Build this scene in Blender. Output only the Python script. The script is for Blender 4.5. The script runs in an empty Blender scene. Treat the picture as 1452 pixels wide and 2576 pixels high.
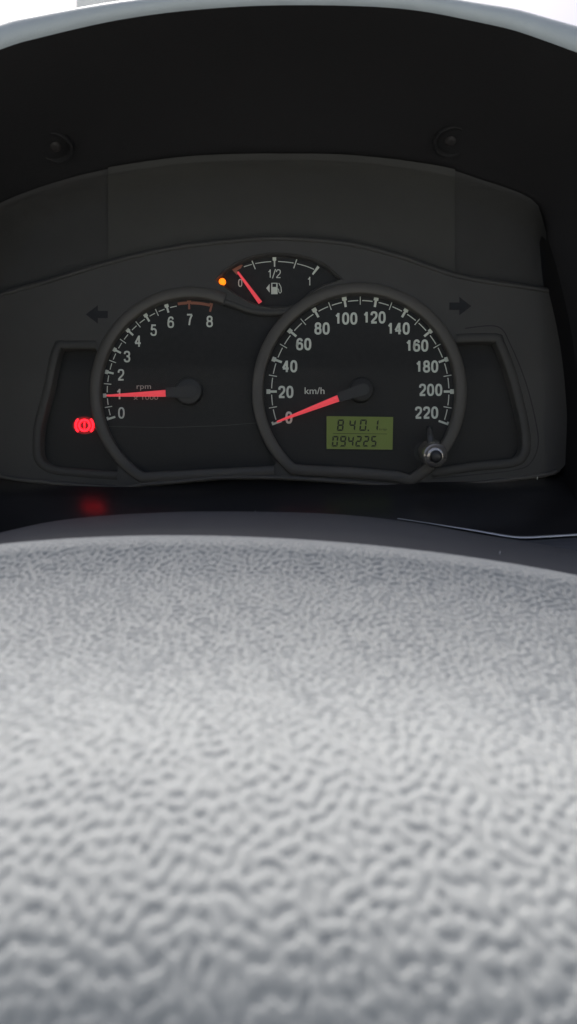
import bpy, bmesh, math, random
from mathutils import Vector
import numpy as np
R = math.radians
C = bpy.context.scene.collection
SC = bpy.context.scene
random.seed(4)

# ------------------------------------------------------------------ camera, sky, sun, exposure
CAMZ = 1.0            # the lens is 1 m above the road
D = 0.355             # lens to the face of the instrument cluster
FP = 1910.0           # focal length in measuring units (photo taken as 1452 x 2576)
cam_d = bpy.data.cameras.new('camera'); cam = bpy.data.objects.new('camera', cam_d); C.objects.link(cam)
cam.location = (0, -D, CAMZ); cam.rotation_euler = (R(90), 0, 0)
cam_d.sensor_fit = 'VERTICAL'; cam_d.sensor_height = 36.0
cam_d.lens = 36.0 * FP / 2576.0
cam_d.clip_start = 0.005; cam_d.clip_end = 500
cam_d.dof.use_dof = True; cam_d.dof.focus_distance = D
cam_d.dof.aperture_fstop = cam_d.lens / 1.7       # a pupil of 1.7 mm, as in a phone
SC.camera = cam

SUN_EL, SUN_ROT = 64, -20
w = bpy.data.worlds.new('World'); SC.world = w; w.use_nodes = True
nt = w.node_tree; bg = nt.nodes['Background']
sky = nt.nodes.new('ShaderNodeTexSky'); sky.sky_type = 'NISHITA'; sky.sun_disc = False
sky.sun_elevation = R(SUN_EL); sky.sun_rotation = R(SUN_ROT); sky.dust_density = 7.0; sky.air_density = 0.6; sky.ozone_density = 0.3
nt.links.new(sky.outputs[0], bg.inputs[0]); bg.inputs[1].default_value = 0.06
sd = bpy.data.lights.new('sun', 'SUN'); so = bpy.data.objects.new('sun', sd); C.objects.link(so)
sd.energy = 1.5; sd.angle = R(24); sd.color = (1.0, 0.985, 0.95)
dirv = Vector((math.sin(R(SUN_ROT)) * math.cos(R(SUN_EL)), math.cos(R(SUN_ROT)) * math.cos(R(SUN_EL)), math.sin(R(SUN_EL))))
so.rotation_euler = dirv.to_track_quat('Z', 'Y').to_euler(); so.location = dirv * 3
SC.view_settings.view_transform = 'Standard'; SC.view_settings.look = 'None'
SC.view_settings.exposure = 1.7; SC.view_settings.gamma = 1
SC.cycles.use_denoising = True
SC.cycles.max_bounces = 8; SC.cycles.sample_clamp_indirect = 4

# ------------------------------------------------------------------ helpers
def W(px, py, y=0.0):
    """measured point of the place at distance y behind (+) or before (-) the cluster face"""
    s = (y + D) / FP
    return Vector(((px - 726) * s, y, CAMZ + (1288 - py) * s))

def empty(name, loc, label, cat, group=None):
    o = bpy.data.objects.new(name, None); C.objects.link(o); o.location = loc; o.empty_display_size = .01
    o['label'] = label; o['category'] = cat
    if group: o['group'] = group
    return o

def rootloc(p):
    v = Vector((0, 0, 0))
    while p is not None:
        v = v + p.location; p = p.parent
    return v

def mesh(name, verts, faces, mat, parent=None, smooth=True, bevel=0, label=None):
    me = bpy.data.meshes.new(name)
    L = rootloc(parent)
    me.from_pydata([tuple(Vector(v) - L) for v in verts], [], faces)
    if smooth:
        for p in me.polygons: p.use_smooth = True
    me.materials.append(mat)
    o = bpy.data.objects.new(name, me); C.objects.link(o)
    if parent: o.parent = parent
    if label: o['label'] = label
    if bevel:
        b = o.modifiers.new('bevel', 'BEVEL'); b.width = bevel; b.segments = 2; b.limit_method = 'ANGLE'
    return o

def tag(o, label, cat, group=None):
    o['label'] = label; o['category'] = cat
    if group: o['group'] = group
    return o

def spline(pts, n=12, closed=False):
    """Catmull-Rom through measured points"""
    P = [Vector(p) for p in pts]; out = []
    m = len(P); rng = range(m if closed else m - 1)
    for i in rng:
        if closed: a, b, c, d = P[i - 1], P[i], P[(i + 1) % m], P[(i + 2) % m]
        else: a, b, c, d = P[max(i - 1, 0)], P[i], P[i + 1], P[min(i + 2, m - 1)]
        for k in range(n):
            t = k / n
            out.append(.5 * ((2 * b) + (c - a) * t + (2 * a - 5 * b + 4 * c - d) * t * t + (3 * b - a - 3 * c + d) * t ** 3))
    if not closed: out.append(P[-1])
    return out

def loft(name, rows, mat, parent=None, smooth=True, label=None, thick=0):
    n = len(rows[0]); v = [p for r in rows for p in r]; f = []
    for i in range(len(rows) - 1):
        for j in range(n - 1):
            f.append((i * n + j, i * n + j + 1, (i + 1) * n + j + 1, (i + 1) * n + j))
    o = mesh(name, v, f, mat, parent, smooth, label=label)
    if thick:
        s = o.modifiers.new('solid', 'SOLIDIFY'); s.thickness = thick; s.offset = 0
    return o

def plate(name, loops, y0, y1, mat, parent, label=None, smooth=False):
    """a sheet of thickness y0..y1 with the outline loops[0] and holes loops[1:]"""
    cu = bpy.data.curves.new('tmp', 'CURVE'); cu.dimensions = '2D'; cu.fill_mode = 'BOTH'
    for lp in loops:
        sp = cu.splines.new('POLY'); sp.points.add(len(lp) - 1)
        for q, p in zip(sp.points, lp): q.co = (p[0], -p[1], 0, 1)
        sp.use_cyclic_u = True
    cu.extrude = 0.5
    ob = bpy.data.objects.new('tmp', cu); C.objects.link(ob)
    dg = bpy.context.evaluated_depsgraph_get(); ev = ob.evaluated_get(dg); tm = ev.to_mesh()
    vs = [W(v.co.x, -v.co.y, 0) for v in tm.vertices]
    vs = [Vector((p.x, y0 if v.co.z > 0 else y1, p.z)) for p, v in zip(vs, tm.vertices)]
    fs = [tuple(p.vertices) for p in tm.polygons]
    ev.to_mesh_clear(); bpy.data.objects.remove(ob); bpy.data.curves.remove(cu)
    return mesh(name, vs, fs, mat, parent, smooth, label=label)

def flat(name, polys, y, mat, parent, thick=0.0, label=None):
    """printed or thin shapes measured on the dial lying at depth y"""
    v = []; f = []
    for k, poly in enumerate(polys):
        b = len(v); n = len(poly); yy = y
        v += [W(p[0], p[1], yy) for p in poly]; f.append(tuple(range(b, b + n)))
        if thick:
            v += [W(p[0], p[1], yy) + Vector((0, thick, 0)) for p in poly]
            f += [(b + i, b + n + i, b + n + (i + 1) % n, b + (i + 1) % n) for i in range(n)]
    return mesh(name, v, f, mat, parent, False, label=label)

def sweep(name, path, sec, mat, parent, closed=False, label=None, side=1):
    """cross-section sec = [(offset outward, depth y)] swept along the measured path"""
    P = [Vector((p[0], p[1])) for p in path]; n = len(P); v = []; f = []
    for i, p in enumerate(P):
        a = P[i - 1] if (closed or i) else p
        b = P[(i + 1) % n] if (closed or i < n - 1) else p
        d1 = (p - a).normalized() if (p - a).length else (b - p).normalized()
        d2 = (b - p).normalized() if (b - p).length else d1
        t = (d1 + d2).normalized(); nn = Vector((-t.y, t.x)) * side
        k = 1 / max(.5, nn.dot(Vector((-d1.y, d1.x)) * side))
        for (o, y) in sec:
            q = p + nn * o * k
            g = W(q.x, q.y, 0); v.append(Vector((g.x, y, g.z)))
    m = len(sec)
    for i in range(n if closed else n - 1):
        j = (i + 1) % n
        for k in range(m - 1):
            f.append((i * m + k, i * m + k + 1, j * m + k + 1, j * m + k))
    return mesh(name, v, f, mat, parent, True, label=label)

def text(name, s, cx, cy, h, wd, y, mat, parent, off=0.02, label=None):
    cu = bpy.data.curves.new('tmp', 'FONT'); cu.body = s; cu.size = 1; cu.offset = off; cu.fill_mode = 'FRONT'; cu.resolution_u = 6
    ob = bpy.data.objects.new('tmp', cu); C.objects.link(ob)
    dg = bpy.context.evaluated_depsgraph_get(); ev = ob.evaluated_get(dg); tm = ev.to_mesh()
    co = [v.co.copy() for v in tm.vertices]; fs = [tuple(p.vertices) for p in tm.polygons]
    ev.to_mesh_clear(); bpy.data.objects.remove(ob); bpy.data.curves.remove(cu)
    x0 = min(c.x for c in co); x1 = max(c.x for c in co); y0 = min(c.y for c in co); y1 = max(c.y for c in co)
    vs = [W(cx + ((c.x - x0) / (x1 - x0) - .5) * wd, cy - ((c.y - y0) / (y1 - y0) - .5) * h, y) for c in co]
    return mesh(name, vs, fs, mat, parent, False, label=label)

def lathe(name, c, axis, prof, mat, parent, n=40, label=None):
    """prof = [(radius, distance along axis)]"""
    ax = Vector(axis).normalized(); u = ax.orthogonal().normalized(); w_ = ax.cross(u); c = Vector(c)
    v = []; f = []
    for (r, h) in prof:
        for k in range(n):
            a = 2 * math.pi * k / n
            v.append(c + ax * h + (u * math.cos(a) + w_ * math.sin(a)) * r)
    for i in range(len(prof) - 1):
        for k in range(n):
            f.append((i * n + k, i * n + (k + 1) % n, (i + 1) * n + (k + 1) % n, (i + 1) * n + k))
    f.append(tuple(range(n))[::-1]); f.append(tuple((len(prof) - 1) * n + k for k in range(n)))
    return mesh(name, v, f, mat, parent, True, label=label)

def circ(cx, cy, r, a0=0, a1=360, n=48, ry=None):
    ry = ry or r
    return [(cx + r * math.cos(R(a0 + (a1 - a0) * k / n)), cy - ry * math.sin(R(a0 + (a1 - a0) * k / n))) for k in range(n + (0 if a1 - a0 == 360 else 1))]

def strip(pts, hw, closed=False):
    P = [Vector(p) for p in pts]; n = len(P); L = []
    for i, p in enumerate(P):
        a = P[i - 1] if (closed or i) else p; b = P[(i + 1) % n] if (closed or i < n - 1) else p
        d1 = (p - a).normalized() if (p - a).length > 1e-6 else (b - p).normalized()
        d2 = (b - p).normalized() if (b - p).length > 1e-6 else d1
        t = d1 + d2; t = t.normalized() if t.length > 1e-3 else d2
        nn = Vector((-t.y, t.x)); k = 1 / max(.55, nn.dot(Vector((-d1.y, d1.x))))
        L.append((p + nn * hw * k, p - nn * hw * k))
    return [[tuple(L[i][0]), tuple(L[(i + 1) % n][0]), tuple(L[(i + 1) % n][1]), tuple(L[i][1])] for i in range(n if closed else n - 1)]
def loop8(cx, cy, rx, ry, e=.8):
    o = []
    for k in range(24):
        a = 2 * math.pi * k / 24; c, q = math.cos(a), math.sin(a)
        o.append((cx + rx * math.copysign(abs(c) ** e, c), cy + ry * math.copysign(abs(q) ** e, q)))
    return o
SIX = [(.95, .22), (.82, .05), (.5, 0), (.15, .12), (0, .5), (0, .7), (.12, .93), (.5, 1), (.88, .93), (1, .7), (.88, .47), (.5, .4), (.14, .48), (.02, .66)]
GL = {'0': [('c', loop8(.5, .5, .5, .5))], '1': [('l', [(.66, 1), (.66, -.04)]), ('l', [(.64, .06), (.45, .2), (.2, .26)])],
      '2': [('s', [(0, .28), (.12, .06), (.5, 0), (.88, .06), (1, .28), (.85, .5), (.3, .8), (.06, .97)]), ('l', [(-.06, 1), (1.05, 1)])],
      '3': [('s', [(0, .24), (.13, .05), (.5, 0), (.86, .06), (.97, .24), (.84, .42), (.42, .475)]), ('s', [(.42, .475), (.86, .53), (1, .74), (.86, .95), (.5, 1), (.13, .94), (0, .74)])],
      '4': [('l', [(.74, 1.07), (.74, -.05)]), ('l', [(.7, .02), (0, .69)]), ('l', [(-.06, .72), (1.1, .72)])],
      '5': [('l', [(.95, 0), (.2, 0), (.08, .48)]), ('s', [(.08, .48), (.5, .37), (.88, .46), (1, .68), (.86, .94), (.5, 1), (.13, .94), (0, .76)])],
      '6': [('s', SIX)], '7': [('l', [(-.05, 0), (1, 0)]), ('s', [(.97, .03), (.6, .45), (.4, 1.06)])],
      '8': [('c', loop8(.5, .235, .43, .235)), ('c', loop8(.5, .735, .5, .265))], '9': [('s', [(1 - a, 1 - b) for a, b in SIX])], '/': [('l', [(.1, 1.1), (.9, -.1)])]}
def numeral(s, cx, cy, h, y, m, parent, dw=17, gap=3.2, st=2.1, name='numeral'):
    n = len(s); tot = n * dw + (n - 1) * gap; v = []; f = []
    for i, ch in enumerate(s):
        x0 = cx - tot / 2 + i * (dw + gap) + st; x1 = x0 + dw - 2 * st; y0 = cy - h / 2 + st; y1 = cy + h / 2 - st
        for q, (kind, pts) in enumerate(GL[ch]):
            p = [(x0 + (x1 - x0) * a, y0 + (y1 - y0) * b) for a, b in pts]
            if kind == 's': p = [tuple(t) for t in spline(p, 5)]
            for poly in strip(p, st, kind == 'c'):
                b = len(v); v += [W(a_, b_, y) + Vector((0, -q * .00002, 0)) for a_, b_ in poly]; f.append((b, b + 1, b + 2, b + 3))
    return mesh(name, v, f, m, parent, False)

# ------------------------------------------------------------------ materials
def mat(name, col, rough=.5, spec=.5, bump=None, emit=None, metal=0, coat=0, var=0.12, vscale=60):
    m = bpy.data.materials.new(name); m.use_nodes = True; t = m.node_tree; b = t.nodes['Principled BSDF']
    b.inputs['Roughness'].default_value = rough; b.inputs['Specular IOR Level'].default_value = spec
    b.inputs['Metallic'].default_value = metal; b.inputs['Coat Weight'].default_value = coat
    co = t.nodes.new('ShaderNodeTexCoord')
    n = t.nodes.new('ShaderNodeTexNoise'); n.inputs['Scale'].default_value = vscale; n.inputs['Detail'].default_value = 6
    t.links.new(co.outputs['Object'], n.inputs['Vector'])
    mx = t.nodes.new('ShaderNodeMix'); mx.data_type = 'RGBA'
    mx.inputs[6].default_value = (*[c * (1 - var) for c in col], 1); mx.inputs[7].default_value = (*[min(1, c * (1 + var)) for c in col], 1)
    t.links.new(n.outputs[0], mx.inputs[0]); t.links.new(mx.outputs[2], b.inputs['Base Color'])
    if bump:
        sc, dist = bump
        n2 = t.nodes.new('ShaderNodeTexNoise'); n2.inputs['Scale'].default_value = sc; n2.inputs['Detail'].default_value = 3
        t.links.new(co.outputs['Object'], n2.inputs['Vector'])
        bp = t.nodes.new('ShaderNodeBump'); bp.inputs['Distance'].default_value = dist; bp.inputs['Strength'].default_value = 1
        t.links.new(n2.outputs[0], bp.inputs['Height']); t.links.new(bp.outputs[0], b.inputs['Normal'])
    if emit:
        b.inputs['Emission Color'].default_value = (*emit[0], 1); b.inputs['Emission Strength'].default_value = emit[1]
    return m

M_dial = mat('dial black', (.022, .022, .022), .75, .3, var=.2, vscale=400)
M_pocket = mat('pocket black', (.014, .014, .014), .6, .3)
M_mask = mat('mask charcoal plastic', (.051, .049, .0455), .6, .35, bump=(2500, .00006))
M_bezel = mat('bezel charcoal plastic', (.076, .070, .062), .5, .4, bump=(2500, .00004))
M_wall_refl = mat('shroud wall with reflection', (.041, .0405, .038), .7, .3, bump=(2000, .00006))  # lighter than the sides, to stand for a reflection in the pane
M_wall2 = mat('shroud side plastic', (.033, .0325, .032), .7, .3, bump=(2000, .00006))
M_knob_refl = mat('knob reflection dark', (.05, .05, .05), .18, .6)  # for the rod that imitates a reflection above the knob
M_print = mat('pale grey print', (.62, .65, .58), .7, .3, var=.15, vscale=700)
M_faint = mat('dim grey print', (.40, .38, .34), .7, .3)
M_redline = mat('faded redline print', (.30, .12, .08), .7, .3, vscale=700)
M_needle = mat('red needle', (.75, .05, .06), .45, .5, emit=((1, .10, .13), .15), vscale=300)
M_stub = mat('needle boss black', (.022, .022, .022), .55, .5)
M_boss = mat('speedometer boss black', (.012, .012, .012), .6, .4)
M_lcd = mat('display green', (.115, .15, .03), .45, .4, emit=((.30, .43, .07), .02), vscale=150, var=.08)
M_seg = mat('display segment', (.01, .014, .006), .5, .3)
M_red = mat('lit red lamp', (.5, .01, .02), .5, .3, emit=((1, .006, .012), 2.0))
M_redglow = mat('lamp lens red', (.25, .005, .01), .4, .4, emit=((1, .01, .02), .45))
M_amber = mat('lit amber lamp', (.5, .12, .01), .5, .3, emit=((1, .15, .004), .75))
M_arrow = mat('unlit arrow window', (.012, .012, .013), .6, .3)
M_hood = mat('visor black grained plastic', (.0075, .0071, .0077), .75, .25, bump=(1200, .0001))
M_lip = mat('visor lip lit by sky', (.34, .38, .41), .55, .4, bump=(1200, .0001))  # visor plastic coloured pale to carry the sky light on its lip
M_gloss = mat('smooth black shelf', (.020, .019, .019), .28, .5, bump=(900, .00002))
M_cover = mat('column cover plastic', (.060, .065, .073), .6, .4, bump=(1500, .00008))
M_lit_edge = mat('lit edge', (.75, .78, .8), .3, .5, metal=.6)  # brightness of a lit dash edge put into the colour
M_clear = mat('shiny collar plastic', (.55, .51, .46), .26, .8, metal=.85)
M_tip = mat('black rubber', (.02, .02, .02), .35, .5)
M_lint = mat('pale lint', (.7, .7, .68), .8, .2)
M_build = mat('pale render', (.82, .82, .80), .8, .2)

def grain_material():
    m = bpy.data.materials.new('grained grey plastic'); m.use_nodes = True; t = m.node_tree; b = t.nodes['Principled BSDF']
    b.inputs['Roughness'].default_value = .72; b.inputs['Specular IOR Level'].default_value = .25
    b.inputs['Sheen Weight'].default_value = .5; b.inputs['Sheen Roughness'].default_value = .35; b.inputs['Sheen Tint'].default_value = (.92, .97, 1, 1)
    co = t.nodes.new('ShaderNodeTexCoord')
    n0 = t.nodes.new('ShaderNodeTexNoise'); n0.inputs['Scale'].default_value = 14; n0.inputs['Detail'].default_value = 3
    t.links.new(co.outputs['Object'], n0.inputs['Vector'])
    mx = t.nodes.new('ShaderNodeMix'); mx.data_type = 'RGBA'
    mx.inputs[6].default_value = (.235, .252, .260, 1); mx.inputs[7].default_value = (.280, .295, .295, 1)
    t.links.new(n0.outputs[0], mx.inputs[0]); t.links.new(mx.outputs[2], b.inputs['Base Color'])
    n2 = t.nodes.new('ShaderNodeTexNoise'); n2.inputs['Scale'].default_value = 2600; n2.inputs['Detail'].default_value = 2
    t.links.new(co.outputs['Object'], n2.inputs['Vector'])
    bp = t.nodes.new('ShaderNodeBump'); bp.inputs['Distance'].default_value = .00004
    t.links.new(n2.outputs[0], bp.inputs['Height']); t.links.new(bp.outputs[0], b.inputs['Normal'])
    return m
M_hub = grain_material()

# ------------------------------------------------------------------ INSTRUMENT CLUSTER
cl = empty('instrument_cluster', W(726, 1222, 0), 'charcoal instrument cluster with rev counter, fuel gauge and speedometer under the visor', 'instrument cluster')
cl['label'] = 'charcoal car instrument cluster with rev counter, fuel gauge and speedometer reading zero'
YT, YS, YF, YL, YR = .0032, .0030, .0034, .0060, .0060    # depths of the dials behind the mask face

# windows
sp_c = (904, 985)
spd = circ(904, 985, 243, -58.5, 228, 90, 246)[:]         # lower right corner round over the top to the lower left corner
bot_s = [(740 + (1030 - 740) * k / 10, 1170 + 19 * (k / 10) - 3 * math.sin(math.pi * k / 10)) for k in range(1, 10)]
speedo_win = spd + bot_s
tw_left = circ(480, 986, 228, 238, 69, 60, 238)            # from lower left corner up over the top
tw_s = spline([tw_left[-1], (590, 773), (622, 785), (660, 791), (716, 791)], 6)[1:]
sp_out = circ(904, 985, 266, 133.5, 220, 40, 266)
tw_bot = [(700, 1157), (690, 1172)] + [(690 - (690 - 362) * k / 10, 1172 + 17 * k / 10) for k in range(1, 10)]
tacho_win = tw_left + [tuple(p) for p in tw_s] + sp_out[1:] + tw_bot
fuel_win = [tuple(p) for p in spline([(545, 705), (580, 673), (632, 649), (691, 640), (760, 646), (815, 667), (858, 703)], 8)] + \
           [tuple(p) for p in spline([(815, 716), (780, 735), (745, 764), (700, 772), (650, 766), (600, 742), (560, 716)], 6)]
left_frame = [tuple(p) for p in spline([(296, 1187), (200, 1180), (135, 1172), (108, 1155), (102, 1125), (106, 1070), (125, 997), (141, 919), (152, 880), (165, 877), (241, 877)], 6)]
left_win = left_frame + circ(480, 986, 254, 157, 224, 24, 256)
right_frame = [tuple(p) for p in spline([(1148, 862), (1236, 860), (1250, 870), (1279, 945), (1305, 1048), (1314, 1110), (1308, 1140), (1285, 1154), (1200, 1163), (1085, 1180)], 8)]
right_win = right_frame + circ(905, 985, 270, -46, 26, 24, 268)[1:-1]
outer = [tuple(p) for p in spline([(-175, 830), (-90, 775), (0, 745), (140, 705), (270, 665), (430, 628), (600, 608), (726, 603), (880, 617), (1010, 650), (1150, 697), (1300, 722), (1412, 738)], 8)] + \
        [tuple(p) for p in spline([(1425, 775), (1436, 828), (1449, 930), (1452, 1020), (1446, 1092), (1432, 1150), (1408, 1184), (1375, 1197), (1250, 1213), (1163, 1223), (1046, 1229), (968, 1223), (811, 1211), (700, 1205), (615, 1204), (540, 1206), (440, 1216), (365, 1222), (313, 1229), (235, 1226), (120, 1217), (26, 1206), (-60, 1185), (-150, 1150), (-190, 1090), (-200, 950)], 6)]
mask = plate('mask', [outer, speedo_win, tacho_win, fuel_win, left_win, right_win], 0, .0028, M_mask, cl)

# back plates of the windows
def grow(poly, c, k): return [(c[0] + (p[0] - c[0]) * k, c[1] + (p[1] - c[1]) * k) for p in poly]
def dial(name, poly, c, y, m, k=1.03, label=None):
    g = grow(poly, c, k); lo = [W(p[0], p[1], 0) for p in g]
    v = [Vector((p.x, y, p.z)) for p in lo] + [Vector((p.x, y + .001, p.z)) for p in lo]; n = len(lo)
    f = [tuple(range(n))] + [(i, (i + 1) % n, n + (i + 1) % n, n + i) for i in range(n)]
    return mesh(name, v, f, m, cl, False, label=label)
tacho = dial('tachometer_dial', tacho_win, (480, 986), YT, M_dial, 1.02, 'black rev counter dial marked 0 to 8')
speedo = dial('speedometer_dial', speedo_win, (904, 985), YS, M_dial, 1.03, 'black speedometer dial marked 0 to 220')
fuel = dial('fuel_dial', fuel_win, (700, 706), YF, M_dial, 1.03, 'black fuel gauge dial')
lp = dial('warning_panel', left_win, (170, 1030), YL, M_pocket, 1.06)
rp = dial('warning_panel', right_win, (1210, 1030), YR, M_pocket, 1.06)

# raised bezels: (outward offset, depth)
def sec(wd, deep, front=-.0016):
    return [(-1, deep), (-1, front + .0008), (.5, front + .0003), (3, front), (wd * .45, front - .0002), (wd - 3, front), (wd - .5, front + .0005), (wd, -.00002)]
sp_ring = sweep('bezel_ring', speedo_win, sec(27, YS), M_bezel, cl, True, 'raised ring round the speedometer with a flat lower edge', side=1)
tl = tw_left
sweep('bezel_ring', [(690, 1172), (640, 1175), (560, 1179), (460, 1184), (362, 1189)] + tw_left[1:], sec(26, YT, -.0011), M_bezel, cl, False, 'raised ring round the left and top of the rev counter', side=-1)
sweep('bezel_lip', [tuple(p) for p in tw_s], sec(14, YT, -.0004), M_mask, cl, False, side=-1)
sweep('bezel_frame', right_frame, sec(22, YR, -.0008), M_mask, cl, False, 'raised frame round the right warning pocket', side=-1)
sweep('bezel_frame', left_frame, sec(20, YL, -.0006), M_mask, cl, False, 'raised frame round the left warning pocket', side=-1)
sweep('fuel_window_rim', fuel_win, sec(7, YF, -.0003), M_mask, cl, True, side=-1)
# lower lip of the mask, proud of the groove
low = [tuple(p) for p in spline([(1400, 1188), (1375, 1197), (1250, 1213), (1163, 1223), (1046, 1229), (968, 1223), (811, 1211), (700, 1205), (615, 1204), (540, 1206), (440, 1216), (365, 1222), (313, 1229), (235, 1226), (120, 1217), (26, 1206), (-60, 1185)], 6)]
sweep('lower_lip', low, [(-9, .0), (-8.5, -.0012), (-6, -.0017), (0, -.0017), (2.5, -.001), (3, .004)], M_bezel, cl, False, side=-1)
gro = [tuple(p) for p in spline([(1170, 826), (1252, 822), (1285, 869), (1323, 963), (1347, 1057), (1354, 1116), (1338, 1160), (1302, 1181), (1176, 1196), (1088, 1204)], 8)]
sweep('groove', gro, [(-1.2, -.0001), (1.2, -.0001)], M_pocket, cl, False)
# upper edge roll of the mask
top = [tuple(p) for p in spline([(-175, 830), (-90, 775), (0, 745), (140, 705), (270, 665), (430, 628), (600, 608), (726, 603), (880, 617), (1010, 650), (1150, 697), (1300, 722), (1412, 738)], 8)]
sweep('upper_edge', top, [(4, .006), (3, -.0004), (0, -.0010), (-4, -.0010), (-9, -.0002), (-10, .0002)], M_mask, cl, False, side=1)

# --- marks
def pol(c, rx, ry, a): return (c[0] + rx * math.cos(R(a)), c[1] - ry * math.sin(R(a)))
def mark(parent, c, rx, ry, a, y, m, kind, ln=12, hook=0):
    o = pol(c, rx, ry, a); d = Vector((math.cos(R(a)), -math.sin(R(a)))); n = Vector((-d.y, d.x)); o = Vector(o)
    def q(r, t): p = o + d * r + n * t; return (p.x, p.y)
    hs = 5.8 if ln > 12 else 5.0
    if kind == 'minor': polys = [q(-ln * .85, 1.1), q(ln * .85, 1.1), q(ln * .85, -1.1), q(-ln * .85, -1.1)]
    elif kind == 'major': polys = [q(-ln, hs * .5), q(ln * .25, hs * .5), q(ln * .25, hs), q(ln, hs), q(ln, -hs), q(ln * .25, -hs), q(ln * .25, -hs * .5), q(-ln, -hs * .5)]
    else: polys = [q(-ln, 2.6), q(ln, 2.6), q(ln, -hook * 6) if hook > 0 else q(ln, -2.6), q(ln - 5, -hook * 6) if hook > 0 else q(ln - 5, -2.6), q(ln - 5, -2.6), q(-ln, -2.6)] if hook > 0 else [q(-ln, 2.6), q(ln - 5, 2.6), q(ln - 5, 6), q(ln, 6), q(ln, -2.6), q(-ln, -2.6)]
    return flat('scale_mark', [polys], y, m, parent)
def arc(parent, c, rx, ry, a0, a1, y, m, hw=1.1, name='scale_line'):
    n = 8; o = [pol(c, rx + hw, ry + hw, a0 + (a1 - a0) * k / n) for k in range(n + 1)]; i = [pol(c, rx - hw, ry - hw, a0 + (a1 - a0) * k / n) for k in range(n + 1)]
    return flat(name, [o + i[::-1]], y, m, parent)

# rev counter
tc = (480, 986); ta = lambda k: 197.5 - 15.2 * k; y = YT - .0001
for k in range(9):
    m = M_redline if k >= 7 else M_print
    kind = 'end' if k in (0, 8) else 'major'
    mark(tacho, tc, 210, 219, ta(k), y, m, kind, 11, 0 if k == 0 else 1)
    if k < 7:
        if k < 6:
            mark(tacho, tc, 210, 219, ta(k + .5), y, M_print, 'minor', 11)
            arc(tacho, tc, 210, 219, ta(k) - 2.0, ta(k + .5) + 1.4, y, M_print); arc(tacho, tc, 210, 219, ta(k + .5) - 1.4, ta(k + 1) + 2.0, y, M_print)
        else: arc(tacho, tc, 210, 219, ta(k) - 2.0, ta(k) - 6.6, y, M_print)
arc(tacho, tc, 215, 224, ta(6.5), ta(7) + 1.3, y, M_redline, 3.5, 'redline_band'); arc(tacho, tc, 215, 224, ta(7) - 1.3, ta(8) + 1.0, y, M_redline, 3.5, 'redline_band')
for s, x, yy in [('0', 305.6, 1038.7), ('1', 299, 991.8), ('2', 304.4, 942.9), ('3', 319.7, 897), ('4', 347, 858), ('5', 386.6, 830.6), ('6', 429.7, 810.6), ('7', 477.4, 804), ('8', 527.5, 808.7)]:
    numeral(s, x, yy, 29, y, M_print, tacho, 16.5, 3, 2.1)
text('unit_text', 'rpm', 362, 976, 13, 36, y, M_faint, tacho, 0); text('unit_text', 'x 1000', 367, 1000, 11, 62, y, M_faint, tacho, 0)
# step across the lower dial, its highlight painted as a pale line
flat('dial_seam', [[(250, 1072), (420, 1075), (560, 1070), (650, 1063), (650, 1064), (560, 1071.3), (420, 1076.3), (250, 1073)]], y, mat('seam highlight', (.05, .05, .052), .5), tacho)

# speedometer
sc_ = (906.5, 985); y = YS - .0001; sa = lambda k: 200 - 20 * k
for k in range(12):
    mark(speedo, sc_, 223, 229, sa(k), y, M_print, 'end' if k in (0, 11) else 'major', 13, 0 if k == 0 else 1)
    if k < 11:
        mark(speedo, sc_, 223, 229, sa(k + .5), y, M_print, 'minor', 12)
        arc(speedo, sc_, 223, 229, sa(k) - 2.0, sa(k + .5) + 1.3, y, M_print, 1.2); arc(speedo, sc_, 223, 229, sa(k + .5) - 1.3, sa(k + 1) + 2.0, y, M_print, 1.2)
for s, x, yy in [('0', 727, 1050.5), ('20', 719.2, 986), ('40', 729, 921.4), ('60', 764.2, 865.8), ('80', 810.4, 826.3), ('100', 869.8, 801.2), ('120', 941, 798.5), ('140', 1001.7, 826.3), ('160', 1048.3, 869.3), ('180', 1073.3, 922), ('200', 1083.5, 980.8), ('220', 1073.3, 1038)]:
    numeral(s, x, yy, 31, y, M_print, speedo, 18, 2.4, 2.7)
text('unit_text', 'km/h', 791.6, 982.8, 17, 50, y, M_print, speedo, .005)

# fuel gauge
y = YF - .0001
fl = spline([(614, 671), (638, 664), (665, 659.5), (691, 657.8), (718, 659), (743, 662.5), (770, 669.5), (790, 677.5)], 6)
def ribbon(pts, hw):
    P = [Vector(p) for p in pts]; L = []; Rr = []
    for i, p in enumerate(P):
        t = (P[min(i + 1, len(P) - 1)] - P[max(i - 1, 0)]).normalized(); n = Vector((-t.y, t.x)) * hw
        L.append(tuple(p + n)); Rr.append(tuple(p - n))
    return L + Rr[::-1]
for a, b in ((0, 11 // 2), (7, 16), (20, 29), (31, 42)): flat('scale_line', [ribbon(fl[a:b + 1], 1.0)], y, M_print, fuel)
flat('scale_mark', [ribbon([(633, 653.5), (642.5, 677)], 1.3)], y, M_print, fuel)
flat('scale_mark', [ribbon([(747, 652), (739, 675)], 1.3)], y, M_print, fuel)
flat('scale_mark', [[(686, 646), (695, 646), (695, 655), (692.6, 657), (692.6, 671), (689.4, 671), (689, 657), (686, 655)]], y, M_print, fuel)
flat('scale_mark', [[(799, 668), (804, 673), (788, 692), (785, 689)]], y, M_print, fuel)
flat('reserve_mark', [[(582, 676), (603, 664), (611, 667), (606, 675), (597, 680), (600, 690), (596, 692)]], y, M_redline, fuel)
numeral('1/2', 689.5, 688.5, 22, y, M_print, fuel, 12, -1, 1.2); numeral('1', 778, 707.5, 23, y, M_print, fuel, 12, 1, 1.2); numeral('0', 604.6, 711.8, 20, y, M_print, fuel, 10.5, 1, 1.2)
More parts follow.
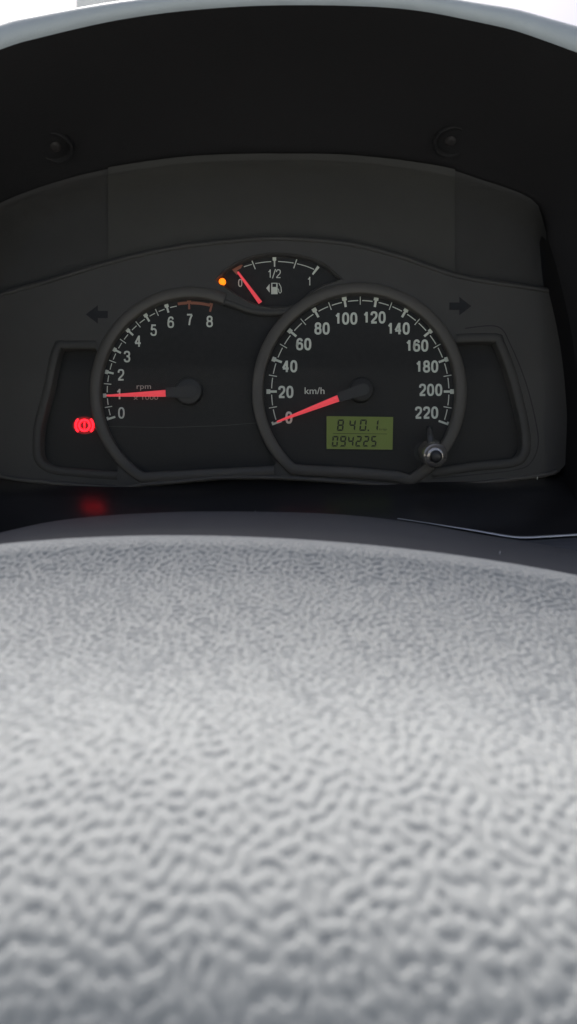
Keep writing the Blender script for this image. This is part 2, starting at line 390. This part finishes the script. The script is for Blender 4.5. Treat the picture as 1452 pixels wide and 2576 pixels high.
flat('pump_symbol', [[(670, 725), (678.5, 714), (678.5, 736)],
                     [(683, 740), (683, 711), (698, 711), (698, 740)][::-1] and [(682.5, 740), (682.5, 711.5), (685.5, 711.5), (685.5, 722), (695, 722), (695, 711.5), (698.5, 711.5), (698.5, 740)],
                     [(685.6, 711.4), (694.9, 711.4), (694.9, 713.6), (685.6, 713.6)],
                     ribbon([(698.6, 727), (701, 727), (702, 735), (705, 737.5), (708, 734), (707, 722), (701.5, 712)], 1.0)], y, M_print, fuel)

# needles: wedge with a ridge
def needle(tip, base, wt, wb, y, pivot=None, hubr=0, hub_m=None):
    t = Vector(tip); b = Vector(base); d = (b - t).normalized(); n = Vector((-d.y, d.x))
    def P(p, yy): g = W(p.x, p.y, y); return Vector((g.x, yy, g.z))
    v = [P(t + n * wt, y), P(t - n * wt, y), P(b - n * wb, y), P(b + n * wb, y), P(t, y - .0004), P(b, y - .0012), P(t + n * wt, y + .0006), P(t - n * wt, y + .0006), P(b - n * wb, y + .0008), P(b + n * wb, y + .0008)]
    f = [(0, 4, 5, 3), (4, 1, 2, 5), (0, 1, 4), (3, 5, 2), (0, 3, 9, 6), (1, 7, 8, 2), (6, 9, 8, 7), (2, 8, 9, 3), (0, 6, 7, 1)]
    o = mesh('needle', v, f, M_needle, cl, False)
    if pivot:
        p = Vector(pivot); d2 = (p - b).normalized(); n2 = Vector((-d2.y, d2.x)); e = p + d2 * 6
        pts = [b + n2 * (wb + 2), b - n2 * (wb + 2), e - n2 * (wb + 5)] + [e + (n2 * -math.cos(a) + d2 * math.sin(a)) * (wb + 5) for a in [R(30 * q) for q in range(1, 6)]] + [e + n2 * (wb + 5)]
        fr = [P(q, y - .0022) for q in pts]; bk = [P(q, y + .001) for q in pts]; k = len(pts)
        mesh('needle_arm', fr + bk, [tuple(range(k))] + [(i, (i + 1) % k, k + (i + 1) % k, k + i) for i in range(k)], M_stub, o, False, bevel=.0003)
        s = (D + y) / FP
        lathe('needle_cap', W(p.x, p.y, y + .003), (0, -1, 0), [(hubr * s, 0), (hubr * s, .0035), (hubr * s - .0003, .0042), (hubr * s - .001, .0045), (.0008, .0045)], hub_m or M_stub, o)
    return o
needle((268.8, 995), (420.3, 989), 2.2, 8.5, YT - .0028, (477, 987), 34).__setitem__('label', 'red rev counter needle pointing at 1')
needle((697, 1061), (851.5, 1001.6), 2.2, 8.2, YS - .0028, (908, 983), 31, M_boss).__setitem__('label', 'red speedometer needle resting at 0')
needle((598.5, 684), (655, 761), 2.6, 5, YF - .0028).__setitem__('label', 'red fuel needle resting at 0')

# display
y = YS - .0010
lcd = flat('odometer_display', [[(822, 1047), (989.5, 1049), (987.5, 1131), (822, 1129)]], y, M_lcd, cl, .0009)
SEG = {'0': 'abcdef', '1': 'bc', '2': 'abged', '4': 'fgbc', '5': 'afgcd', '8': 'abcdefg', '9': 'abcdfg'}
def digit(ch, x0, x1, y0, y1, sk, g=3.9):
    ym = (y0 + y1) / 2; t = g
    S = {'a': [(x0 + 1, y0), (x1 - 1, y0), (x1 - t, y0 + t), (x0 + t, y0 + t)], 'd': [(x0 + t, y1 - t), (x1 - t, y1 - t), (x1 - 1, y1), (x0 + 1, y1)],
         'g': [(x0 + t, ym - t / 2), (x1 - t, ym - t / 2), (x1 - 1, ym), (x1 - t, ym + t / 2), (x0 + t, ym + t / 2), (x0 + 1, ym)],
         'f': [(x0, y0 + 1), (x0 + t, y0 + t + 1), (x0 + t, ym - t / 2), (x0, ym - 1)], 'b': [(x1 - t, y0 + t + 1), (x1, y0 + 1), (x1, ym - 1), (x1 - t, ym - t / 2)],
         'e': [(x0, ym + 1), (x0 + t, ym + t / 2), (x0 + t, y1 - t - 1), (x0, y1 - 1)], 'c': [(x1 - t, ym + t / 2), (x1, ym + 1), (x1, y1 - 1), (x1 - t, y1 - t - 1)]}
    P = [[(px + (y1 - py) * sk, py) for px, py in S[k]] for k in SEG[ch]]
    flat('digit', P, y - .0001, M_seg, lcd)
X = lambda r: 757.5 + r * .2826; Y = lambda r: 1010 + r * .2826
for ch, a, b in (('8', 318, 375), ('4', 424, 480), ('0', 518, 578), ('1', 640, 682)): digit(ch, X(a), X(b), Y(160), Y(262), .1)
for ch, a, b in (('0', 272, 325), ('9', 342, 396), ('4', 412, 464), ('2', 482, 533), ('2', 550, 600), ('5', 618, 668)): digit(ch, X(a), X(b), Y(306), Y(402), .1)
flat('decimal_point', [[(X(592), Y(250)), (X(606), Y(250)), (X(606), Y(264)), (X(592), Y(264))]], y - .0001, M_seg, lcd)
flat('divider_line', [[(X(285), Y(283)), (X(765), Y(287)), (X(765), Y(291)), (X(285), Y(287))]], y - .0001, M_seg, lcd)
text('display_text', 'trip', X(728), Y(250), 7, 20, y - .0001, M_seg, lcd, 0)

# reset knob: a clear stem with collar and dark tip, leaning down to the right
kb = W(1083, 1136, YS)
kt = W(1098, 1149, -.020)
ax = (kt - kb)
s1 = D / FP
L_ = ax.length
knob = lathe('reset_knob', kb, ax, [(.0060, 0), (.0062, L_ * .25), (.0054, L_ * .30), (.0052, L_ * .42), (.0059, L_ * .48), (.0061, L_ * .58), (.0058, L_ * .70), (.0049, L_ * .80), (.0038, L_ * .86), (.0030, L_ * .885)], M_clear, cl, label='shiny round trip reset knob at the lower right of the speedometer')
lathe('knob_tip', kb, ax, [(.0027, L_ * .85), (.0027, L_ * .98), (.0024, L_ * 1.02), (.0012, L_ * 1.035)], M_tip, knob)
flat('knob_collar', [circ(1068, 1137, 27, n=32)], YS - .0001, M_stub, knob, .0)
ra, rb = W(1080, 1076, -.001), W(1085, 1120, -.0075)
lathe('knob_reflection', ra, rb - ra, [(.0006, -.0006), (.0016, 0), (.0017, (rb - ra).length)], M_knob_refl, knob, 20)  # rod standing in for the vertical reflection above the knob

# lamps
bw = empty('brake_warning_lamp', W(212.6, 1069.7, YL) - cl.location, '', ''); bw.parent = cl; del bw['label'], bw['category']
y = YL - .0012
def ringpoly(cx, cy, r0, r1, a0, a1, n=28):
    return [(cx + r1 * math.cos(R(a0 + (a1 - a0) * k / n)), cy - r1 * math.sin(R(a0 + (a1 - a0) * k / n))) for k in range(n + 1)] + [(cx + r0 * math.cos(R(a0 + (a1 - a0) * k / n)), cy - r0 * math.sin(R(a0 + (a1 - a0) * k / n))) for k in range(n, -1, -1)]
c0 = (212.6, 1070)
bw['label'] = 'lit red brake warning lamp'
flat('lamp_lens', [circ(212.6, 1070, 30, n=32, ry=22)], YL - .0006, mat('lamp lens dark red', (.06, .002, .004), .4, emit=((1, .005, .01), .045)), bw, .0004)
flat('warning_circle', [ringpoly(*c0, 10.5, 16, 0, 180), ringpoly(*c0, 10.5, 16, 180, 360)], y, M_red, bw)
flat('exclamation_bar', [[(210, 1061), (215, 1061), (214.4, 1073), (210.6, 1073)]], y, M_red, bw)
flat('exclamation_dot', [circ(212.5, 1077.5, 2.3, n=12)], y, M_red, bw)
flat('bracket', [ringpoly(*c0, 19, 24.5, 135, 225, 14)], y, M_red, bw); flat('bracket', [ringpoly(*c0, 19, 24.5, -45, 45, 14)], y, M_red, bw)
s = (D - .0006) / FP
lathe('fuel_warning_lamp', W(560, 710, .001), (0, -1, 0), [(8.6 * s, 0), (8.6 * s, .0012), (7.8 * s, .0016), (4 * s, .002)], M_amber, cl, 28, 'small lit amber low fuel lamp')
def arrow(cx, cy, sgn):
    P = [(-27, -9), (-2, -9), (-2, -23), (28, 0), (-2, 23), (-2, 9), (-27, 9)]
    return flat('turn_arrow', [[(cx + sgn * a, cy + b) for a, b in P]], -.0003, M_arrow, cl, .0002)
arrow(1158, 770, 1); arrow(244, 791, -1)

# --- wall above the mask, inside the shroud, with a pane reflection built into it
arch = [(-140, 1420), (-200, 1000), (-190, 800), (-110, 590), (0, 520), (150, 465), (300, 430), (500, 405), (726, 400), (900, 405), (1100, 430), (1200, 458), (1345, 515), (1378, 600), (1410, 710), (1440, 850), (1456, 1000), (1456, 1100), (1440, 1420)]
YA = -.020
def arch_at(px):
    P = arch[3:13]
    for (x0, y0), (x1, y1) in zip(P, P[1:]):
        if x0 <= px <= x1: return y0 + (y1 - y0) * (px - x0) / (x1 - x0)
    return P[0][1] if px < P[0][0] else P[-1][1] + (px - 1345) * 2.2
archs = spline(arch[3:14], 12)
def arch_s(px):
    for a, b in zip(archs, archs[1:]):
        if a.x <= px <= b.x: return a.y + (b.y - a.y) * (px - a.x) / max(1e-6, b.x - a.x)
    return archs[0].y if px < archs[0].x else archs[-1].y
tops = [Vector(p) for p in top]
def top_s(px):
    for a, b in zip(tops, tops[1:]):
        if a.x <= px <= b.x: return a.y + (b.y - a.y) * (px - a.x) / (b.x - a.x)
    return tops[0].y if px < tops[0].x else tops[-1].y
def wallpart(xs, dy, m, label=None):
    rows = []
    for k in range(9):
        t = k / 8; yy = .006 + (YA - .004 - .006) * t ** 1.5
        rows.append([W(px, (top_s(px) + 10) * (1 - t) + (arch_s(px) - 14) * t, yy) + Vector((0, dy, 0)) for px in xs])
    return loft('shroud_wall', rows, m, cl, label=label)
def lin(a, b, n): return [a + (b - a) * k / n for k in range(n + 1)]
wallpart(lin(-105, 278, 16), .0014, M_wall2, 'plain left part of the wall above the dials')
wallpart(lin(272, 1145, 30), 0, M_wall_refl, 'middle of the wall above the dials, lightened for a pane reflection')  # pane reflection shaped as a lighter, slightly raised middle
wallpart(lin(1139, 1377, 12), .0014, M_wall2, 'plain right part of the wall above the dials')
for px in (272, 1145):
    rows = []
    for dy in (0, .0016):
        rows.append([W(px, (top_s(px) + 10) * (1 - t) + (arch_s(px) - 14) * t, .006 + (YA - .01) * t ** 1.5) + Vector((0, dy, 0)) for t in lin(0, 1, 8)])
    loft('reflection_edge', rows, M_wall_refl, cl)  # side edges of the built-in reflection

# clear pane over the dials
def pane_material():
    m = bpy.data.materials.new('clear pane'); m.use_nodes = True; t = m.node_tree; t.nodes.clear()
    o = t.nodes.new('ShaderNodeOutputMaterial'); mx = t.nodes.new('ShaderNodeMixShader'); tr_ = t.nodes.new('ShaderNodeBsdfTransparent'); gl = t.nodes.new('ShaderNodeBsdfGlossy'); fr = t.nodes.new('ShaderNodeFresnel')
    fr.inputs['IOR'].default_value = 1.13; gl.inputs['Roughness'].default_value = .06; tr_.inputs['Color'].default_value = (.97, .97, .96, 1)
    t.links.new(fr.outputs[0], mx.inputs[0]); t.links.new(tr_.outputs[0], mx.inputs[1]); t.links.new(gl.outputs[0], mx.inputs[2]); t.links.new(mx.outputs[0], o.inputs['Surface'])
    return m
rows = []
for k in range(13):
    t = k / 12
    rows.append([W(px, (arch_s(px) + 3) * (1 - t) + 1236 * t, -.021 + .009 * t - .004 * math.sin(math.pi * t)) for px in lin(-100, 1372, 30)])
loft('clear_pane', rows, pane_material(), cl)

# ------------------------------------------------------------------ VISOR (dashboard hood)
hd = empty('dashboard_visor', W(726, 1240, -.06), 'black arched dashboard visor with rolled front lip paled by sky light shading the instruments', 'visor')
lin_ = [(-430, 1700), (-430, 950), (-390, 620), (-220, 212), (0, 125), (100, 95), (300, 50), (500, 24), (726, 13), (1000, 21), (1200, 55), (1350, 95), (1600, 200), (1720, 330), (1800, 480), (1850, 650), (1880, 850), (1890, 1050), (1890, 1700)]
lout = [(-480, 1700), (-480, 950), (-440, 600), (-260, 158), (0, 66), (90, 44), (290, 10), (500, -13), (726, -22), (1000, -14), (1200, 12), (1350, 42), (1640, 140), (1770, 300), (1850, 460), (1900, 640), (1930, 850), (1940, 1050), (1940, 1700)]
def rowpts(ctrl, y, n=8): return [W(p.x, p.y, y) for p in spline(ctrl, n)]
def mixc(a, b, t): return [(p[0] * (1 - t) + q[0] * t, p[1] * (1 - t) + q[1] * t) for p, q in zip(a, b)]
YLIP = -.085
under = []
for k in range(15):
    t = k / 14
    # straight run in space between the arch at the cluster and the lip
    A = rowpts(arch, YA); B = rowpts(lin_, YLIP)
    bow = math.sin(math.pi * t) * .004
    under.append([a.lerp(b, t) + Vector((0, 0, bow * max(0, 1 - (a.x / .12) ** 2))) for a, b in zip(A, B)])
loft('underside', under, M_hood, hd)
# seal between arch and cluster
A = rowpts(arch, YA); loft('inner_rim', [[a + (Vector((0, .028, 0))) + Vector((a.x * .02, 0, (a.z - 1.03) * .03)) for a in A], A], M_hood, hd)
B = rowpts(lin_, YLIP); O = rowpts(lout, YLIP + .001)
lip = [B]
for k in range(1, 9):
    a = math.pi * k / 8
    t = (1 - math.cos(a)) / 2
    lip.append([b.lerp(o, t) + Vector((0, -math.sin(a) * .0035, 0)) for b, o in zip(B, O)])
for dy, dz in ((.01, .002), (.03, .006), (.07, .012), (.15, .016)):
    lip.append([o + Vector((0, dy, 0)) + Vector((o.x, 0, o.z - 1.02)).normalized() * dz for o in O])
loft('lip', lip, M_lip, hd)
# screw bosses on the underside
def under_at(px, py):
    best = None
    for r in under:
        for p in r:
            s = (p.y + D) / FP; q = (p.x / s + 726, 1288 - (p.z - CAMZ) / s)
            e = (q[0] - px) ** 2 + (q[1] - py) ** 2
            if best is None or e < best[0]: best = (e, p)
    return best[1]
M_screw = mat('dark screw', (.016, .014, .014), .6, .3)
for px, py in ((130, 368), (1135, 345)):
    c = under_at(px, py)
    nrm = Vector((0, -.45, -.9)).normalized()
    lathe('screw_boss', c + nrm * .0001, nrm, [(.0075, -.003), (.0075, .0006), (.0070, .0010), (.0062, .0006), (.0058, -.002), (.001, -.0022)], M_hood, hd)
    lathe('screw', c - nrm * .0005, nrm, [(.0026, -.001), (.0026, .0004), (.0018, .0012), (.0006, .0013)], M_screw, hd)

# ------------------------------------------------------------------ SHELF below the cluster
sh = empty('dashboard_shelf', W(726, 1340, -.03), 'glossy black sloping shelf directly below the instrument cluster', 'dashboard')
rows = []
for (yy, py, sag) in ((.008, 1188, 0), (.0, 1214, 1), (-.006, 1228, 1), (-.02, 1264, 1), (-.035, 1310, 1), (-.045, 1355, 1), (-.06, 1450, 0), (-.07, 1600, 0)):
    rows.append([W(px, py + (8 * math.sin(px / 330.0) if sag else 0), yy) for px in lin(-420, 1840, 60)])
loft('shelf_panel', rows, M_gloss, sh)
loft('sky_block_panel', [[W(px, py, .03) for px in (-500, 726, 1950)] for py in (430, 1200, 1900)], M_pocket, sh)  # unseen dark sheet added to stop sky leaking in behind the mask
# lit edge of the right dash, its shine put into a silvery colour
tr = [tuple(p) for p in spline([(1000, 1304), (1073, 1315), (1191, 1334), (1279, 1349), (1320, 1352), (1367, 1350), (1452, 1345), (1700, 1332)], 8)]
v = []; rws = []
for (o, yy) in ((-1.0, -.062), (-3.0, -.066), (-1.5, -.069), (1.5, -.070), (4.0, -.068), (4.5, -.060)):
    rws.append([W(p[0], p[1] + o * min(1, max(.25, (p[0] - 1000) / 260)), yy) for p in tr])
t_ = tag(loft('lit_edge_strip', rws, M_lit_edge, None), 'thin bright lit edge line right of the steering column cover', 'trim')
rws = [[W(p[0], p[1] + a, yy) for p in tr] for a, yy in ((3, -.0625), (12, -.075), (30, -.085), (80, -.09), (200, -.092))]
tag(loft('lower_dash_panel', rws, M_cover, None), 'dark dash panel under the lit edge line at right', 'dashboard')

# ------------------------------------------------------------------ STEERING COLUMN COVER
cc = empty('column_cover', W(726, 1420, -.11), 'smooth dark blue grey steering column cover behind the textured wheel hub', 'column cover')
sil = [(-420, 1450), (-200, 1385), (0, 1340), (130, 1312), (280, 1296), (480, 1287), (700, 1288), (880, 1296), (1050, 1316), (1191, 1341), (1308, 1360), (1452, 1387), (1650, 1440), (1900, 1530)]
base = rowpts(sil, -.10, 8)
rws = []
for dy, dz in ((.045, -.045), (.030, -.018), (.018, -.0055), (.009, -.0014), (0, 0), (-.010, -.0006), (-.022, -.0024), (-.034, -.0055), (-.045, -.011), (-.055, -.020), (-.06, -.035)):
    rws.append([p + Vector((0, dy, dz)) for p in base])
loft('cover_shell', rws, M_cover, cc)

# ------------------------------------------------------------------ STEERING WHEEL HUB with moulded grain
prof = [(.2060, -.0300), (.2056, -.0170), (.2045, -.0092), (.2030, -.0071), (.2005, -.0062), (.1970, -.0062), (.1935, -.0068), (.1905, -.0080), (.1885, -.0100), (.1850, -.0128), (.1800, -.0157), (.1700, -.0196), (.1600, -.0234), (.1500, -.0266), (.1400, -.0286), (.1300, -.0300), (.1200, -.0312), (.1110, -.0327), (.1030, -.0351), (.0960, -.0383), (.0900, -.0418), (.0855, -.0452), (.0822, -.0487), (.0795, -.0526), (.0770, -.0580), (.0750, -.0640)]
pf = spline([(a, b) for a, b in prof], 20)
# resample finely, denser towards the lens
zs = []; hs = []
for a, b in zip(pf, pf[1:]):
    n = max(1, int(math.ceil((b - a).length / .00022)))
    for k in range(n): q = a.lerp(b, k / n); zs.append(q.x); hs.append(q.y)
zs = np.array(zs); hs = np.array(hs)
NX = 760
xs = np.linspace(-.105, .105, NX)
def vnoise(x, y, seed):
    """smooth gradient noise on arrays"""
    rs = np.random.RandomState(seed); T = 256
    ang = rs.rand(T, T) * 2 * np.pi; gx = np.cos(ang); gy = np.sin(ang)
    xi = np.floor(x).astype(int); yi = np.floor(y).astype(int); fx = x - xi; fy = y - yi
    u = fx ** 3 * (fx * (fx * 6 - 15) + 10); v = fy ** 3 * (fy * (fy * 6 - 15) + 10)
    def g(i, j, dx, dy): a = (xi + i) % T; b = (yi + j) % T; return gx[a, b] * dx + gy[a, b] * dy
    n0 = g(0, 0, fx, fy) * (1 - u) + g(1, 0, fx - 1, fy) * u
    n1 = g(0, 1, fx, fy - 1) * (1 - u) + g(1, 1, fx - 1, fy - 1) * u
    return n0 * (1 - v) + n1 * v
dsl = np.concatenate([[0], np.cumsum(np.hypot(np.diff(zs), np.diff(hs)))])     # arc length along the profile
XX, SS = np.meshgrid(xs, dsl)
ZZ = np.repeat(zs[:, None], NX, 1); HH = np.repeat(hs[:, None], NX, 1)
G = np.interp(SS, [0, .03, dsl[-1]], [.00145, .0016, .0023])                                                                     # grain pitch
# labyrinth of connected ridges: random field kept only near one wavelength (16 cells)
T = 2048; rs = np.random.RandomState(7)
fq = np.fft.fftfreq(T); FX, FY = np.meshgrid(fq, np.fft.rfftfreq(T), indexing='ij'); fr_ = np.hypot(FX, FY)
band = np.exp(-((fr_ - 1 / 16.) / (.38 / 16.)) ** 2)
tex = np.fft.irfft2(np.fft.rfft2(rs.randn(T, T)) * band, s=(T, T)); tex /= tex.std()
wx = vnoise(XX / .006, SS / .006, 3) * .0005; wy = vnoise(XX / .006, SS / .006, 4) * .0005
uu = (XX + wx) / G * 16 + 900; vv = (SS + wy) / G * 16 * 1.12
ui = np.floor(uu).astype(int); vi = np.floor(vv).astype(int); fu = uu - ui; fv = vv - vi
tx = lambda a, b: tex[a % T, b % T]
n = (tx(ui, vi) * (1 - fu) + tx(ui + 1, vi) * fu) * (1 - fv) + (tx(ui, vi + 1) * (1 - fu) + tx(ui + 1, vi + 1) * fu) * fv
pit = 1 / (1 + np.exp((n + .45) * 2.6))                                          # 1 in the pits, 0 on the ridges
GR = .00064
hgt = -np.interp(SS, [0, .09, dsl[-1]], [GR, GR, GR * .75]) * pit * np.clip((SS - dsl[np.argmin(np.abs(zs - .1975))]) / .010, .18, 1)
drop = -np.where(XX < -.031, 1.15, .92) * (XX + .031) ** 2
th = np.arctan2(np.gradient(hs), -np.gradient(zs))                             # slope of the profile
TH = np.repeat(th[:, None], NX, 1)
VX = XX; VY = ZZ - D + hgt * np.sin(-TH) * -1 * 0; VZ = CAMZ + HH + drop + hgt
co = np.stack([VX, VY, VZ], -1).reshape(-1, 3)
NR = len(zs)
idx = np.arange(NR * NX).reshape(NR, NX)
fa = np.stack([idx[:-1, :-1], idx[:-1, 1:], idx[1:, 1:], idx[1:, :-1]], -1).reshape(-1, 4)
hb = empty('steering_wheel_hub', W(726, 2400, -D + .12), 'large pale grey pebble grained steering wheel hub filling the foreground', 'steering wheel')
me = bpy.data.meshes.new('airbag_cover')
co = co - np.array(hb.location)
me.vertices.add(len(co)); me.vertices.foreach_set('co', co.ravel())
me.loops.add(fa.size); me.loops.foreach_set('vertex_index', fa.ravel())
me.polygons.add(len(fa)); me.polygons.foreach_set('loop_start', np.arange(0, fa.size, 4)); me.polygons.foreach_set('loop_total', np.full(len(fa), 4))
me.update(); me.validate()
me.polygons.foreach_set('use_smooth', np.ones(len(fa), bool)); me.materials.append(M_hub)
ob = bpy.data.objects.new('airbag_cover', me); C.objects.link(ob); ob.parent = hb

# ------------------------------------------------------------------ lint specks
def lint(px, py, yy, ln, a, label):
    c = W(px, py, yy); s = (yy + D) / FP
    d = Vector((math.cos(R(a)), 0, math.sin(R(a)))) * ln * s; n = Vector((-d.z, 0, d.x)).normalized() * .9 * s
    v = [c - d + n * .4, c - d - n * .4, c + n + d * .1, c - n + d * .1, c + d + n * .4, c + d - n * .4]
    v += [p + Vector((0, .00012, 0)) for p in v]
    f = [(0, 2, 3, 1), (2, 4, 5, 3), (6, 7, 9, 8), (8, 9, 11, 10), (0, 6, 8, 2), (2, 8, 10, 4), (1, 3, 9, 7), (3, 5, 11, 9), (0, 1, 7, 6), (4, 10, 11, 5)]
    tag(mesh('lint_speck', v, f, M_lint, None, False), label, 'lint', 'pale specks of lint')
lint(645, 1291, -.1015, 7, -60, 'pale lint speck on top edge of the column cover')
lint(1352, 1203, -.0022, 4, 85, 'tiny pale lint speck under the right end of the cluster mask')
lint(1258, 1390, -.135, 4, 88, 'tiny pale lint speck at right of the column cover')

# ------------------------------------------------------------------ ground, unseen, added to bounce light up under the visor
g = mesh('ground', [(-200, -200, 0), (200, -200, 0), (200, 200, 0), (-200, 200, 0)], [(0, 1, 2, 3)], mat('pale bounce ground', (.39, .41, .39), .9, .2, vscale=.8), None, False)
g['kind'] = 'structure'
# ------------------------------------------------------------------ outside, beyond the windscreen
b_ = empty('building', (-9.2, 30, 0), 'pale grey building edge seen above the left of the visor', 'building')
def boxm(name, x0, x1, y0, y1, z0, z1, m, par):
    v = [(x, y, z) for x in (x0, x1) for y in (y0, y1) for z in (z0, z1)]
    mesh(name, v, [(0, 1, 3, 2), (4, 6, 7, 5), (0, 4, 5, 1), (2, 3, 7, 6), (0, 2, 6, 4), (1, 5, 7, 3)], m, par, False)
boxm('wall', -8.5, -6.9, 30, 38, 0, 26, M_build, b_)
boxm('roof', -8.4, -7.0, 30.2, 37.8, 26, 26.3, M_build, b_)
